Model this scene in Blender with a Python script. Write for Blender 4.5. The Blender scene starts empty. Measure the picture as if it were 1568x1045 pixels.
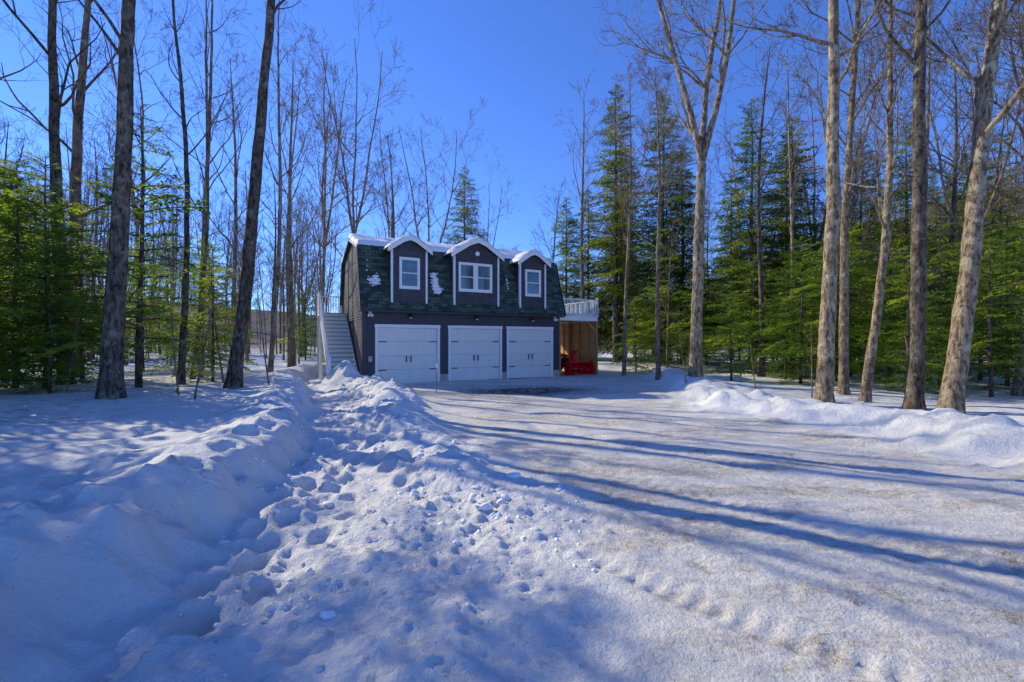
import bpy, math, random, bmesh
import numpy as np
from mathutils import Vector, Matrix
scene=bpy.context.scene
R=math.radians
# ------------------------------------------------------------------ numpy noise
def hsh(ix,iy,s):
    n=(ix*374761393+iy*668265263+s*144269504)&0xffffffff
    n=((n^(n>>13))*1274126177)&0xffffffff
    return ((n^(n>>16))&0xffff)/65535.0
def vn(x,y,s=0):
    x=np.asarray(x,float);y=np.asarray(y,float)
    ix=np.floor(x).astype(np.int64);iy=np.floor(y).astype(np.int64)
    fx=x-ix;fy=y-iy;fx=fx*fx*fx*(fx*(fx*6-15)+10);fy=fy*fy*fy*(fy*(fy*6-15)+10)
    a=hsh(ix,iy,s);b=hsh(ix+1,iy,s);c=hsh(ix,iy+1,s);d=hsh(ix+1,iy+1,s)
    return (a*(1-fx)+b*fx)*(1-fy)+(c*(1-fx)+d*fx)*fy
def fbm(x,y,o=4,s=0,g=.5):
    t=0;a=1;n=0
    for i in range(o):
        t=t+a*(vn(x*2**i+i*17.3,y*2**i-i*9.1,s+i)-.5);n+=a;a*=g
    return t/n*2
def worley(x,y,s=0):
    x=np.asarray(x,float);y=np.asarray(y,float)
    ix=np.floor(x).astype(np.int64);iy=np.floor(y).astype(np.int64)
    best=np.full(x.shape,9.0);val=np.zeros(x.shape)
    for dx in(-1,0,1):
        for dy in(-1,0,1):
            cx=ix+dx;cy=iy+dy
            px=cx+hsh(cx,cy,s);py=cy+hsh(cx,cy,s+7)
            d=np.hypot(px-x,py-y);m=d<best
            best=np.where(m,d,best);val=np.where(m,hsh(cx,cy,s+13),val)
    return best,val
def ss(a,b,x):
    t=np.clip((np.asarray(x,float)-a)/(b-a),0,1);return t*t*(3-2*t)
# ------------------------------------------------------------------ terrain
RIDGE=[(-6.8,18.0,.62,1.0),(-6.0,16.9,.78,1.0),(-5.0,15.6,.55,.9),(-3.95,13.8,.42,.85),(-2.95,11,.30,.8),(-1.9,8,.22,.75),(-1.0,6.3,.15,.7),(-.15,5.2,.05,.6),(.6,4.5,.0,.4)]
def ridge(x,y):
    h=np.zeros(np.shape(x))
    for (ax,ay,ah,aw),(bx,by,bh,bw) in zip(RIDGE[:-1],RIDGE[1:]):
        dx,dy=bx-ax,by-ay;t=np.clip(((x-ax)*dx+(y-ay)*dy)/(dx*dx+dy*dy),0,1)
        d=np.hypot(x-ax-t*dx,y-ay-t*dy)
        h=np.maximum(h,(ah+(bh-ah)*t)*np.exp(-(d/(aw+(bw-aw)*t))**2))
    return h
rs=np.random.RandomState(5)
FOOT=[]
for (x0,y0,x1,y1) in [(-1.9,3.0,-5.9,16.6),(-2.2,2.6,-2.6,9.5),(-3.5,3.2,-6.5,8.0),(-3.2,2.2,-4.2,5.4),(5.2,12.5,9,16),(-4.2,7.5,-5.9,14),(-1.7,4.2,-4.8,14),(-2.9,3.9,-4.3,9.0),(-4.6,4.2,-5.0,11),(-1.3,5.6,-3.6,11.5)]:
    L=math.hypot(x1-x0,y1-y0);n=int(L/.38)
    for i in range(n):
        t=i/n;sd=.11*(1 if i%2 else -1)
        FOOT.append((x0+(x1-x0)*t+sd*(y1-y0)/L+rs.uniform(-.07,.07),y0+(y1-y0)*t-sd*(x1-x0)/L+rs.uniform(-.07,.07),rs.uniform(.5,1.2)))
def XL(y):return np.interp(y,[-6,2,2.8,4.3,7.6,10.2,12,15.5,17,19,26],[-2.3,-2.35,-2.45,-2.6,-3.4,-4.5,-5.2,-6.9,-7.7,-9,-10.5])
def XR(y):return np.interp(y,[-6,3,5,6.6,9.3,11.7,14,16,20,26,30],[10,8.2,7.5,7.2,6.7,5.1,5.2,5.6,6.4,7.8,8])
def XC(y):return np.interp(y,[-6,3,4.6,5.2,6.3,8,11,14,16.5,18,30],[.2,.5,.6,.4,-.5,-1.3,-2.3,-3.3,-4.5,-5.3,-5.3])
def terrain(x,y,full=False):
    x=np.asarray(x,float);y=np.asarray(y,float)
    r=np.hypot(x,y);near=np.exp(-(r/22)**2);vnear=np.exp(-(r/9)**2)
    wob=fbm(x*.7,y*.7,3,11)*.45+fbm(x*2.2,y*2.2,2,14)*.25*near
    sL=XL(y)-x+wob*.6
    sR=x-XR(y)+wob*1.1
    bl=(.38*ss(0,.42,sL)+.18*np.exp(-((sL-.9)/.6)**2)*(1+wob)+.10*ss(1.5,6,sL))
    br=(.18*ss(0,.7,sR)+.20*np.exp(-((sR-1.2)/1.0)**2)*(1+2.4*wob))
    z=bl+br
    backm=ss(25,32,y)
    z=z*(1-backm)+.3*backm
    rd=ridge(x+wob*.45,y+wob*.4)
    rd=rd*(1+.75*fbm(x*1.3,y*1.3,3,21))
    z=z+rd
    drive=ss(-.3,.5,XR(y)-x+wob)*ss(-.6,.8,x-XC(y)+wob*1.6)*ss(29,24,y)*(1-ss(.08,.25,rd))
    tram=ss(-.2,.2,x-XL(y)+wob)*(1-drive)*ss(22,17,y)*(1-ss(.5,2,x-XC(y)))
    z=z+fbm(x*.35,y*.35,3,3)*.12*(1-drive*.7)
    z=z+fbm(x*1.5,y*1.5,4,4)*.07*near*(1-drive*.8)
    bank=np.clip(np.exp(-((sL-.4)/.8)**2)+1.4*np.exp(-((sR-1.1)/1.7)**2)+np.clip(rd*4,0,1),0,1.6)
    f,v=worley(x*2.3+fbm(x*2,y*2,2,9)*.6,y*2.3,31)
    z=z+bank*(np.clip(.55-f,0,.33)*.38*v)*near
    f2,v2=worley(x*5.5+fbm(x*4,y*4,2,10)*.6,y*5.5,32)
    z=z+(bank*.85+tram*.25+.15*(sL>0))*(np.clip(.55-f2,0,.3)*.12*v2)*near
    rub=np.exp(-(((x+.4)/2.0)**2+((y-4.7)/1.5)**2))+.7*np.exp(-(((x+1.7)/.8)**2+((y-2.9)/.9)**2))
    f3,v3=worley(x*7+fbm(x*5,y*5,2,8)*.9,y*7,33)
    f4,v4=worley(x*15+fbm(x*7,y*7,2,18)*.6,y*15,34)
    z=z+rub*np.clip(.55-f3,0,.3)*.12*ss(.55,1,v3)+rub*fbm(x*4,y*4,4,41)*.04+(rub*.8+tram*.5+.2)*(1-.7*drive)*vnear*np.clip(.5-f4,0,.28)*.08*ss(.4,1,v4)
    z=z+tram*fbm(x*5,y*5,5,42,.65)*.04*near+(1-drive)*vnear*fbm(x*9,y*9,3,44,.65)*.022
    u=(x*.70-y*.71);w=(x*.71+y*.70)
    z=z+drive*(fbm(u*.25,w*1.6,3,51)*.022+fbm(x*6,y*6,4,52,.6)*.024*vnear+fbm(u*1.1,w*6,2,53)*.014*near)
    f5,v5=worley(x*11+fbm(x*6,y*6,2,19)*.6,y*11,35)
    z=z+drive*vnear*np.clip(.5-f5,0,.3)*.07*v5*ss(.3,.55,vn(x*.9,y*.9,66))
    for off in(-.6,1.2,2.9,4.4,6.1,7.8):
        c=w-off-4.0-.25*np.sin(u*.25+off)
        z=z-drive*.036*np.exp(-(c/.15)**2)*(1+.5*np.sin(u*40)*vnear)
    for fx,fy,k in FOOT:
        m=(np.abs(x-fx)<.5)&(np.abs(y-fy)<.5)
        if m.any():
            d=np.hypot((x[m]-fx)/.11,(y[m]-fy)/.16)
            z[m]=z[m]-k*.10*np.exp(-d**4)+k*.028*np.exp(-((d-1.45)/.35)**2)
    ratio=np.arctan2(x,np.maximum(y,1e-3))
    H=np.interp(ratio,[-1.6,-.7,-.45,-.1,.2,.5,.75,1.6],[24,20,15,8,12,42,62,62])
    H=np.where(y<0,12,H)
    z=z+H*ss(55,270,r)*(1+.15*fbm(x*.012,y*.012,3,61)*ss(80,200,r))
    z=z+ss(30,90,r)*fbm(x*.05,y*.05,2,62)*.6
    if full:
        forest=np.clip(ss(2.2,5,sL)+ss(2.0,4.5,sR)+ss(27,31,y),0,1)
        far=ss(45,100,r)
        grav=np.clip(1.5*np.exp(-(((x-.6)/2.3)**2+((y-16.8-(x-.9)*.2)/1.2)**2)),0,1)*ss(.0,.5,drive)
        return z,drive,forest,far,grav,tram
    return z
def gz(x,y):
    return float(terrain(np.array([float(x)]),np.array([float(y)]))[0])
# ------------------------------------------------------------------ material helpers
def newmat(name):
    m=bpy.data.materials.new(name);m.use_nodes=True
    nt=m.node_tree;b=nt.nodes['Principled BSDF'];return m,nt,b
class NB:
    def __init__(s,nt):s.nt=nt
    def n(s,t):return s.nt.nodes.new(t)
    def l(s,a,b):s.nt.links.new(a,b)
    def noise(s,vec,scale,detail=4,rough=.55):
        x=s.nt.nodes.new('ShaderNodeTexNoise');x.inputs['Scale'].default_value=scale;x.inputs['Detail'].default_value=detail;x.inputs['Roughness'].default_value=rough
        if vec is not None:s.l(vec,x.inputs['Vector'])
        return x.outputs['Fac']
    def ramp(s,fac,stops):
        x=s.nt.nodes.new('ShaderNodeValToRGB');s.l(fac,x.inputs[0]);e=x.color_ramp.elements
        while len(e)<len(stops):e.new(.5)
        for i,(p,c) in enumerate(stops):
            e[i].position=p;e[i].color=(c[0],c[1],c[2],1) if not isinstance(c,(int,float)) else (c,c,c,1)
        return x.outputs[0]
    def mix(s,f,a,b,mode='MIX'):
        x=s.nt.nodes.new('ShaderNodeMix');x.data_type='RGBA';x.blend_type=mode
        for sock,v in((x.inputs[0],f),(x.inputs[6],a),(x.inputs[7],b)):
            if isinstance(v,(int,float)):sock.default_value=v
            elif isinstance(v,tuple):sock.default_value=(v[0],v[1],v[2],1)
            else:s.l(v,sock)
        return x.outputs[2]
    def math(s,op,a,b=None):
        x=s.nt.nodes.new('ShaderNodeMath');x.operation=op
        for i,v in enumerate((a,b)):
            if v is None:continue
            if isinstance(v,(int,float)):x.inputs[i].default_value=v
            else:s.l(v,x.inputs[i])
        return x.outputs[0]
    def mapping(s,vec,scale=(1,1,1),rot=(0,0,0)):
        x=s.nt.nodes.new('ShaderNodeMapping');x.inputs['Scale'].default_value=scale;x.inputs['Rotation'].default_value=rot
        s.l(vec,x.inputs['Vector']);return x.outputs[0]
    def bump(s,h,strength,dist,b,normal=None):
        x=s.nt.nodes.new('ShaderNodeBump');x.inputs['Strength'].default_value=strength;x.inputs['Distance'].default_value=dist
        s.l(h,x.inputs['Height'])
        if b is not None:s.l(x.outputs[0],b.inputs['Normal'])
        return x.outputs[0]
def simple(name,col,rough=.6,var=.12,scale=6,metal=0,bump=0,spec=.4):
    m,nt,b=newmat(name);q=NB(nt);tc=q.n('ShaderNodeTexCoord')
    f=q.noise(tc.outputs['Object'],scale,5)
    lo=tuple(c*(1-var) for c in col);hi=tuple(min(1,c*(1+var)) for c in col)
    q.l(q.ramp(f,[(.3,lo),(.7,hi)]),b.inputs['Base Color'])
    b.inputs['Roughness'].default_value=rough;b.inputs['Metallic'].default_value=metal;b.inputs['Specular IOR Level'].default_value=spec
    if bump:q.bump(q.noise(tc.outputs['Object'],scale*8,4),bump,.01,b)
    return m
def ground_mat():
    m,nt,b=newmat('snow_ground_mat');q=NB(nt);tc=q.n('ShaderNodeTexCoord');P=tc.outputs['Object']
    def at(n):
        a=q.n('ShaderNodeAttribute');a.attribute_name=n;return a.outputs['Fac']
    drv,forest,far,grav,tram=[at(n) for n in('drive','forest','far','gravel','tramp')]
    n1=q.noise(P,1.2,5);n2=q.noise(P,14,5,.6);n3=q.noise(P,60,4,.7)
    snow=q.ramp(n1,[(.3,(.85,.85,.84)),(.7,(.91,.91,.89))])
    st=q.mapping(P,(.28,1.5,1),(0,0,R(45)))
    s1=q.noise(st,1.0,8,.68);s2=q.noise(q.mapping(P,(1,5,1),(0,0,R(45))),2.2,6,.65)
    n4=q.noise(P,9,6,.75);n5=q.noise(P,26,5,.7)
    pack=q.ramp(s2,[(.32,(.54,.52,.48)),(.48,(.74,.72,.68)),(.66,(.88,.86,.82))])
    pack=q.mix(q.ramp(n5,[(.42,.0),(.60,.6)]),pack,(.91,.89,.86))
    spk=q.ramp(n3,[(.42,.25),(.60,1)])
    brown=q.math('MULTIPLY',q.math('MULTIPLY',q.ramp(s1,[(.47,0),(.58,1)]),spk),q.ramp(n4,[(.38,.05),(.58,1)]))
    dcol=q.mix(brown,pack,(.36,.265,.14))
    pt=q.ramp(q.noise(P,1.7,8,.75),[(.57,0),(.625,.95)])
    dcol=q.mix(q.math('MULTIPLY',pt,spk),dcol,(.31,.225,.12))
    grit=q.ramp(n3,[(.30,1),(.38,0)])
    dcol=q.mix(q.math('MULTIPLY',grit,.65),dcol,(.20,.155,.10))
    dm=q.math('ADD',drv,q.math('MULTIPLY',q.math('SUBTRACT',n2,.5),1.2))
    dm=q.ramp(dm,[(.15,0),(1.0,1)])
    dm=q.math('MULTIPLY',dm,drv)
    c=q.mix(dm,snow,dcol)
    tm=q.math('MULTIPLY',tram,q.ramp(n2,[(.4,0),(.7,.35)]))
    c=q.mix(tm,c,(.72,.70,.67))
    bits=q.ramp(q.noise(P,38,2,.5),[(.245,1),(.275,0)])
    c=q.mix(q.math('MULTIPLY',bits,.6),c,(.12,.08,.05))
    lit=q.ramp(q.noise(P,3.5,6,.7),[(.50,0),(.62,.8)])
    c=q.mix(q.math('MULTIPLY',forest,q.math('MULTIPLY',lit,q.ramp(n3,[(.4,.2),(.6,1)]))),c,(.18,.13,.08))
    gm=q.math('MULTIPLY',grav,q.ramp(q.noise(P,5,6,.75),[(.40,0),(.48,1)]))
    c=q.mix(gm,c,(.075,.07,.065))
    fc=q.ramp(q.noise(P,.35,10,.88),[(.42,(.035,.035,.022)),(.5,(.10,.07,.052)),(.60,(.20,.15,.12)),(.72,(.42,.40,.38))])
    c=q.mix(far,c,fc)
    q.l(c,b.inputs['Base Color'])
    b.inputs['Roughness'].default_value=.7;b.inputs['Specular IOR Level'].default_value=.15
    h=q.math('ADD',q.math('MULTIPLY',q.noise(P,9,8,.72),1.3),q.math('MULTIPLY',n3,.4))
    h=q.math('ADD',h,q.math('MULTIPLY',n5,.8))
    q.bump(h,.85,.055,b)
    return m
def siding_mat(name,col,brick=False):
    m,nt,b=newmat(name);q=NB(nt);tc=q.n('ShaderNodeTexCoord');P=tc.outputs['Object']
    f=q.noise(q.mapping(P,(1,1,9)),3,5)
    c=q.ramp(f,[(.3,tuple(x*.8 for x in col)),(.7,tuple(x*1.2 for x in col))])
    if brick:
        br=q.n('ShaderNodeTexBrick');q.l(q.mapping(P,(1,1,1),(R(90),0,0)),br.inputs['Vector'])
        br.inputs['Scale'].default_value=1;br.inputs['Brick Width'].default_value=.17;br.inputs['Row Height'].default_value=.15;br.inputs['Mortar Size'].default_value=.006
        br.inputs['Color1'].default_value=(*[x*.75 for x in col],1);br.inputs['Color2'].default_value=(*[x*1.3 for x in col],1);br.inputs['Mortar'].default_value=(*[x*.3 for x in col],1)
        c=br.outputs['Color']
        q.bump(br.outputs['Fac'],-.6,.02,b)
    q.l(c,b.inputs['Base Color']);b.inputs['Roughness'].default_value=.6
    return m
def shingle_mat():
    m,nt,b=newmat('green_shingle_mat');q=NB(nt);tc=q.n('ShaderNodeTexCoord');P=tc.outputs['Object']
    br=q.n('ShaderNodeTexBrick');q.l(q.mapping(P,(1,1,1),(R(90),0,0)),br.inputs['Vector'])
    br.inputs['Scale'].default_value=1;br.inputs['Brick Width'].default_value=.3;br.inputs['Row Height'].default_value=.14;br.inputs['Mortar Size'].default_value=.008;br.inputs['Bias'].default_value=-.1
    br.inputs['Color1'].default_value=(.024,.045,.034,1);br.inputs['Color2'].default_value=(.12,.16,.12,1);br.inputs['Mortar'].default_value=(.010,.016,.014,1)
    n=q.noise(P,40,3,.7)
    c=q.mix(.5,br.outputs['Color'],q.ramp(n,[(.3,(.35,.35,.35)),(.7,(1.0,1.0,1.0))]),'MULTIPLY')
    q.l(c,b.inputs['Base Color']);b.inputs['Roughness'].default_value=.85
    q.bump(br.outputs['Fac'],-.7,.02,b);return m
def bark_mat(name,dark,light,lichen,sc=1.0,lich=.65):
    m,nt,b=newmat(name);q=NB(nt);tc=q.n('ShaderNodeTexCoord');P=tc.outputs['Object']
    s=q.mapping(P,(13*sc,13*sc,4.2*sc));n=q.noise(s,1,8,.72)
    big=q.noise(P,1.3,5,.6)
    c=q.ramp(n,[(.40,dark),(.50,tuple((a+b_)/2 for a,b_ in zip(dark,light))),(.58,light)])
    lm=q.ramp(q.noise(P,3.5,7,.75),[(.54,0),(.60,lich)])
    c=q.mix(lm,c,lichen)
    oi=q.n('ShaderNodeObjectInfo')
    c=q.mix(.6,c,q.ramp(oi.outputs['Random'],[(0,(.6,.58,.58)),(1,(1,1,1))]),'MULTIPLY')
    c=q.mix(.7,c,q.ramp(big,[(.35,(.50,.46,.43)),(.65,(1,1,1))]),'MULTIPLY')
    q.l(c,b.inputs['Base Color']);b.inputs['Roughness'].default_value=.85;b.inputs['Specular IOR Level'].default_value=.2
    q.bump(n,1.0,.06,b);return m
def leaf_mat(name,c1,c2,c3):
    m,nt,b=newmat(name);q=NB(nt);tc=q.n('ShaderNodeTexCoord');P=tc.outputs['Object']
    a=q.n('ShaderNodeAttribute');a.attribute_name='tint'
    f=q.math('ADD',q.math('MULTIPLY',a.outputs['Fac'],.6),q.math('MULTIPLY',q.noise(P,.9,3),.4))
    c=q.ramp(f,[(.2,c1),(.5,c2),(.8,c3)])
    oi=q.n('ShaderNodeObjectInfo')
    c=q.mix(.7,c,q.ramp(oi.outputs['Random'],[(0,(.65,.72,.6)),(.5,(1,1,.9)),(1,(1.0,.85,.6))]),'MULTIPLY')
    q.l(c,b.inputs['Base Color']);b.inputs['Roughness'].default_value=.6;b.inputs['Specular IOR Level'].default_value=.2
    tr=q.n('ShaderNodeBsdfTranslucent');q.l(q.mix(1.0,c,(1.55,1.6,.8),'MULTIPLY'),tr.inputs['Color'])
    mx=q.n('ShaderNodeMixShader');mx.inputs[0].default_value=.5
    q.l(b.outputs[0],mx.inputs[1]);q.l(tr.outputs[0],mx.inputs[2]);q.l(mx.outputs[0],nt.nodes['Material Output'].inputs[0])
    return m
def wood_mat(name,c1,c2,board=.14,axis=2):
    m,nt,b=newmat(name);q=NB(nt);tc=q.n('ShaderNodeTexCoord');P=tc.outputs['Object']
    f=q.noise(q.mapping(P,(2,2,22) if axis==2 else (22,22,2)),2,6,.6)
    c=q.ramp(f,[(.3,c1),(.7,c2)])
    sep=q.n('ShaderNodeSeparateXYZ');q.l(P,sep.inputs[0])
    z=q.math('MULTIPLY',sep.outputs[axis],1/board);fr=q.math('FRACT',z)
    g=q.ramp(fr,[(0,0),(.06,1)])
    wn=q.n('ShaderNodeTexWhiteNoise');wn.noise_dimensions='1D';q.l(q.math('FLOOR',z),wn.inputs['W'])
    c=q.mix(.6,c,q.ramp(wn.outputs['Value'],[(0,(.6,.55,.5)),(1,(1,1,1))]),'MULTIPLY')
    c=q.mix(g,(.05,.03,.015),c)
    q.l(c,b.inputs['Base Color']);b.inputs['Roughness'].default_value=.7;q.bump(g,.5,.01,b);return m
M={}
M['ground']=ground_mat()
M['siding']=siding_mat('charcoal_siding_mat',(.055,.050,.060))
M['shake']=siding_mat('charcoal_shake_mat',(.050,.047,.060),True)
M['shingle']=shingle_mat()
M['white']=simple('white_trim_mat',(.86,.85,.82),.45,.03,3)
M['door']=simple('garage_door_mat',(.78,.75,.69),.45,.05,2)
M['doorgroove']=simple('door_groove_mat',(.50,.48,.45),.6,.05,2)
M['black']=simple('black_iron_mat',(.012,.012,.014),.45,.2,20)
M['concrete']=simple('concrete_mat',(.45,.40,.34),.85,.2,5,bump=.4)
M['tread']=simple('stair_tread_mat',(.40,.35,.28),.7,.15,6)
M['rooftrim']=simple('roof_snow_mat',(.88,.88,.87),.65,.03,3,bump=.5)
M['wood']=wood_mat('pine_board_mat',(.62,.29,.08),(.88,.50,.18),.19)
M['beam']=wood_mat('beam_mat',(.42,.22,.08),(.60,.36,.15),.3,0)
M['red']=simple('red_paint_mat',(.80,.012,.010),.35,.12,6)
M['rubber']=simple('rubber_mat',(.015,.015,.015),.8,.2,20)
M['grey']=simple('grey_metal_mat',(.25,.25,.26),.4,.1,8,metal=.6)
g,nt,b=newmat('window_glass_mat');b.inputs['Roughness'].default_value=.04;b.inputs['Specular IOR Level'].default_value=.8
q=NB(nt);tc=q.n('ShaderNodeTexCoord');q.l(q.ramp(q.noise(tc.outputs['Object'],1.3,3),[(.35,(.02,.035,.05)),(.65,(.08,.15,.21))]),b.inputs['Base Color'])
q.bump(q.noise(tc.outputs['Object'],2.0,1),.08,.02,b);M['glass']=g
M['barkd']=bark_mat('dark_bark_mat',(.050,.038,.028),(.25,.20,.15),(.40,.38,.27))
M['barkl']=bark_mat('pale_bark_mat',(.11,.08,.05),(.54,.42,.28),(.64,.60,.40),1.0,.8)
M['barkf']=bark_mat('forest_bark_mat',(.13,.095,.065),(.46,.36,.25),(.54,.48,.33),.7)
M['leaf']=leaf_mat('hemlock_needle_mat',(.055,.095,.018),(.14,.20,.032),(.27,.31,.055))
M['leafb']=leaf_mat('bright_needle_mat',(.085,.16,.028),(.20,.29,.045),(.36,.41,.08))
# ------------------------------------------------------------------ mesh helpers
def link(o):scene.collection.objects.link(o);return o
def np_mesh(name,V,Q,mats,midx=None,smooth=None,tint=None):
    V=np.asarray(V,np.float32);Q=np.asarray(Q,np.int32)
    me=bpy.data.meshes.new(name);me.vertices.add(len(V));me.vertices.foreach_set('co',V.ravel())
    me.loops.add(Q.size);me.loops.foreach_set('vertex_index',Q.ravel())
    me.polygons.add(len(Q));me.polygons.foreach_set('loop_start',np.arange(0,Q.size,4,dtype=np.int32));me.polygons.foreach_set('loop_total',np.full(len(Q),4,np.int32))
    if midx is not None:me.polygons.foreach_set('material_index',np.asarray(midx,np.int32))
    me.polygons.foreach_set('use_smooth',np.ones(len(Q),bool) if smooth is None else np.asarray(smooth,bool))
    for m in mats:me.materials.append(m)
    if tint is not None:
        a=me.attributes.new('tint','FLOAT','POINT');a.data.foreach_set('value',np.asarray(tint,np.float32))
    me.update(calc_edges=True);return me
def parent(o,p):
    if p is not None:o.parent=p
    return o
def pymesh(name,V,F,mat,p=None,smooth=False,bevel=0):
    me=bpy.data.meshes.new(name);me.from_pydata([tuple(v) for v in V],[],F);me.update()
    me.materials.append(mat);o=link(bpy.data.objects.new(name,me));parent(o,p)
    if smooth:
        for f in me.polygons:f.use_smooth=True
    if bevel:
        md=o.modifiers.new('bevel','BEVEL');md.width=bevel;md.segments=2;md.limit_method='ANGLE'
    return o
BOXF=[(0,3,2,1),(4,5,6,7),(0,1,5,4),(1,2,6,5),(2,3,7,6),(3,0,4,7)]
def boxv(x0,x1,y0,y1,z0,z1):return [(x0,y0,z0),(x1,y0,z0),(x1,y1,z0),(x0,y1,z0),(x0,y0,z1),(x1,y0,z1),(x1,y1,z1),(x0,y1,z1)]
def box(name,d,mat,p=None,bevel=0):return pymesh(name,boxv(*d),BOXF,mat,p,False,bevel)
def boxes(name,ds,mat,p=None,bevel=0):
    V=[];F=[]
    for d in ds:
        k=len(V);V+=boxv(*d);F+=[tuple(i+k for i in f) for f in BOXF]
    return pymesh(name,V,F,mat,p,False,bevel)
def prism(name,prof,a0,a1,mat,p=None,axis='x',bevel=0):
    n=len(prof);V=[]
    for a in(a0,a1):
        for u,v in prof:
            V.append((a,u,v) if axis=='x' else (u,a,v))
    F=[tuple(range(n)),tuple(range(2*n-1,n-1,-1))]
    for i in range(n):
        j=(i+1)%n;F.append((i,i+n,j+n,j))
    o=pymesh(name,V,F,mat,p,False,bevel)
    bm=bmesh.new();bm.from_mesh(o.data);bmesh.ops.recalc_face_normals(bm,faces=bm.faces);bm.to_mesh(o.data);bm.free()
    return o
def cyl(name,a,b,r,mat,p=None,n=16,r2=None):
    a=Vector(a);b=Vector(b);d=(b-a).normalized();u=d.orthogonal().normalized();w=d.cross(u);V=[];r2=r if r2 is None else r2
    for c,rr in((a,r),(b,r2)):
        for i in range(n):
            t=2*math.pi*i/n;V.append(c+u*math.cos(t)*rr+w*math.sin(t)*rr)
    F=[tuple(range(n-1,-1,-1)),tuple(range(n,2*n))]+[(i,(i+1)%n,(i+1)%n+n,i+n) for i in range(n)]
    o=pymesh(name,V,F,mat,p,False,0)
    for f in o.data.polygons:
        if len(f.vertices)==4:f.use_smooth=True
    return o
def empty(name,loc=(0,0,0),rz=0,p=None):
    e=link(bpy.data.objects.new(name,None));e.location=loc;e.rotation_euler=(0,0,rz);e.empty_display_size=.3
    parent(e,p);return e
# ------------------------------------------------------------------ ground sheet
k=7.6;nx=900;ny=820
u=np.linspace(-1,1,nx);v=np.linspace(-.62,1,ny)
gx=np.sinh(k*u)/np.sinh(k)*1500-.3*np.exp(-np.abs(u)*8);gy=np.sinh(k*v)/np.sinh(k)*1500+3.0
X,Y=np.meshgrid(gx,gy)
xs=X.ravel();ys=Y.ravel()
Z,drive,forest,far,grav,tram=terrain(xs,ys,True)
V=np.stack([xs,ys,Z],1)
i=np.arange(nx-1);j=np.arange(ny-1);I,J=np.meshgrid(i,j);a=(J*nx+I).ravel()
Q=np.stack([a,a+1,a+nx+1,a+nx],1)
me=np_mesh('snowy_ground',V,Q,[M['ground']])
for n_,arr in(('drive',drive),('forest',forest),('far',far),('gravel',grav),('tramp',tram)):
    at=me.attributes.new(n_,'FLOAT','POINT');at.data.foreach_set('value',arr.astype(np.float32))
link(bpy.data.objects.new('snowy_ground',me))
# ------------------------------------------------------------------ garage building
G=empty('three_car_garage',(-6.2,18.9,0),R(28))
W=9.75;DP=5.6;EV=3.15;BR=5.85;RG=6.58;MD=DP/2
doors=[(.62,3.22),(3.86,6.34),(6.84,9.26)];DH=2.40
def lap(name,segs,p,mat,plane='front',pitch=.115):
    V=[];F=[]
    for (a0,a1,z0,z1) in segs:
        z=z0
        while z<z1-1e-4:
            t=min(z+pitch,z1);n=len(V);o=.022
            if plane=='front':V+=[(a0,-o,z),(a1,-o,z),(a1,-.004,t),(a0,-.004,t),(a0,0,z),(a1,0,z)]
            elif plane=='left':V+=[(-o,a1,z),(-o,a0,z),(-.004,a0,t),(-.004,a1,t),(0,a1,z),(0,a0,z)]
            else:V+=[(W+o,a0,z),(W+o,a1,z),(W+.004,a1,t),(W+.004,a0,t),(W,a0,z),(W,a1,z)]
            F+=[(n,n+1,n+2,n+3),(n+4,n+5,n+1,n)];z=t
    return pymesh(name,V,F,mat,p)
tz=DH+.16
xsg=[.13]+[c for d in doors for c in(d[0]-.13,d[1]+.13)]+[W-.13]
segs=[(xsg[i],xsg[i+1],.35,tz) for i in range(0,len(xsg),2)]+[(.13,W-.13,tz,3.30)]
lap('front_siding',segs,G,M['siding'])
boxes('wall_core',[(0,doors[0][0],0,.15,.2,3.3),(doors[0][1],doors[1][0],0,.15,.2,3.3),(doors[1][1],doors[2][0],0,.15,.2,3.3),(doors[2][1],W,0,.15,.2,3.3)]+[(d[0],d[1],0,.15,DH,3.3) for d in doors],M['siding'],G)
boxes('foundation',[(-.02,doors[0][0]-.1,-.04,.2,-.4,.34),(doors[0][1]+.1,doors[1][0]-.1,-.04,.2,-.4,.34),(doors[1][1]+.1,doors[2][0]-.1,-.04,.2,-.4,.34),(doors[2][1]+.1,W+.02,-.04,.2,-.4,.34),(-.02,.15,.2,DP,-.4,.34),(W-.15,W+.02,.2,DP,-.4,.34),(0,W,.2,DP,-.4,-.02)],M['concrete'],G)
prof=[(0,.2),(0,EV),(.62,BR-.06),(MD,RG-.08),(DP-.62,BR-.06),(DP,EV),(DP,.2)]
prism('left_gable_wall',prof,.0,.15,M['siding'],G)
prism('right_gable_wall',prof,W-.15,W,M['siding'],G)
box('rear_wall',(.15,W-.15,DP-.15,DP,.2,EV),M['siding'],G)
def ext(z):
    if z<EV:return 0
    if z<BR:return .62*(z-EV)/(BR-EV)
    return .62+(MD-.62)*(z-BR)/(RG-BR)
sg=[];z=.35
while z<RG-.15:
    t=z+.115;e=ext(t)+.02;sg.append((e,DP-e,z,t));z=t
lap('left_siding',sg,G,M['siding'],plane='left');lap('right_siding',sg,G,M['siding'],plane='right')
boxes('corner_trim',[(-.03,.13,-.035,0,.3,3.25),(W-.13,W+.03,-.035,0,.3,3.25),(-.035,0,0,.12,.3,3.15),(W,W+.035,0,.12,.3,3.15)],M['siding'],G,.004)
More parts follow.
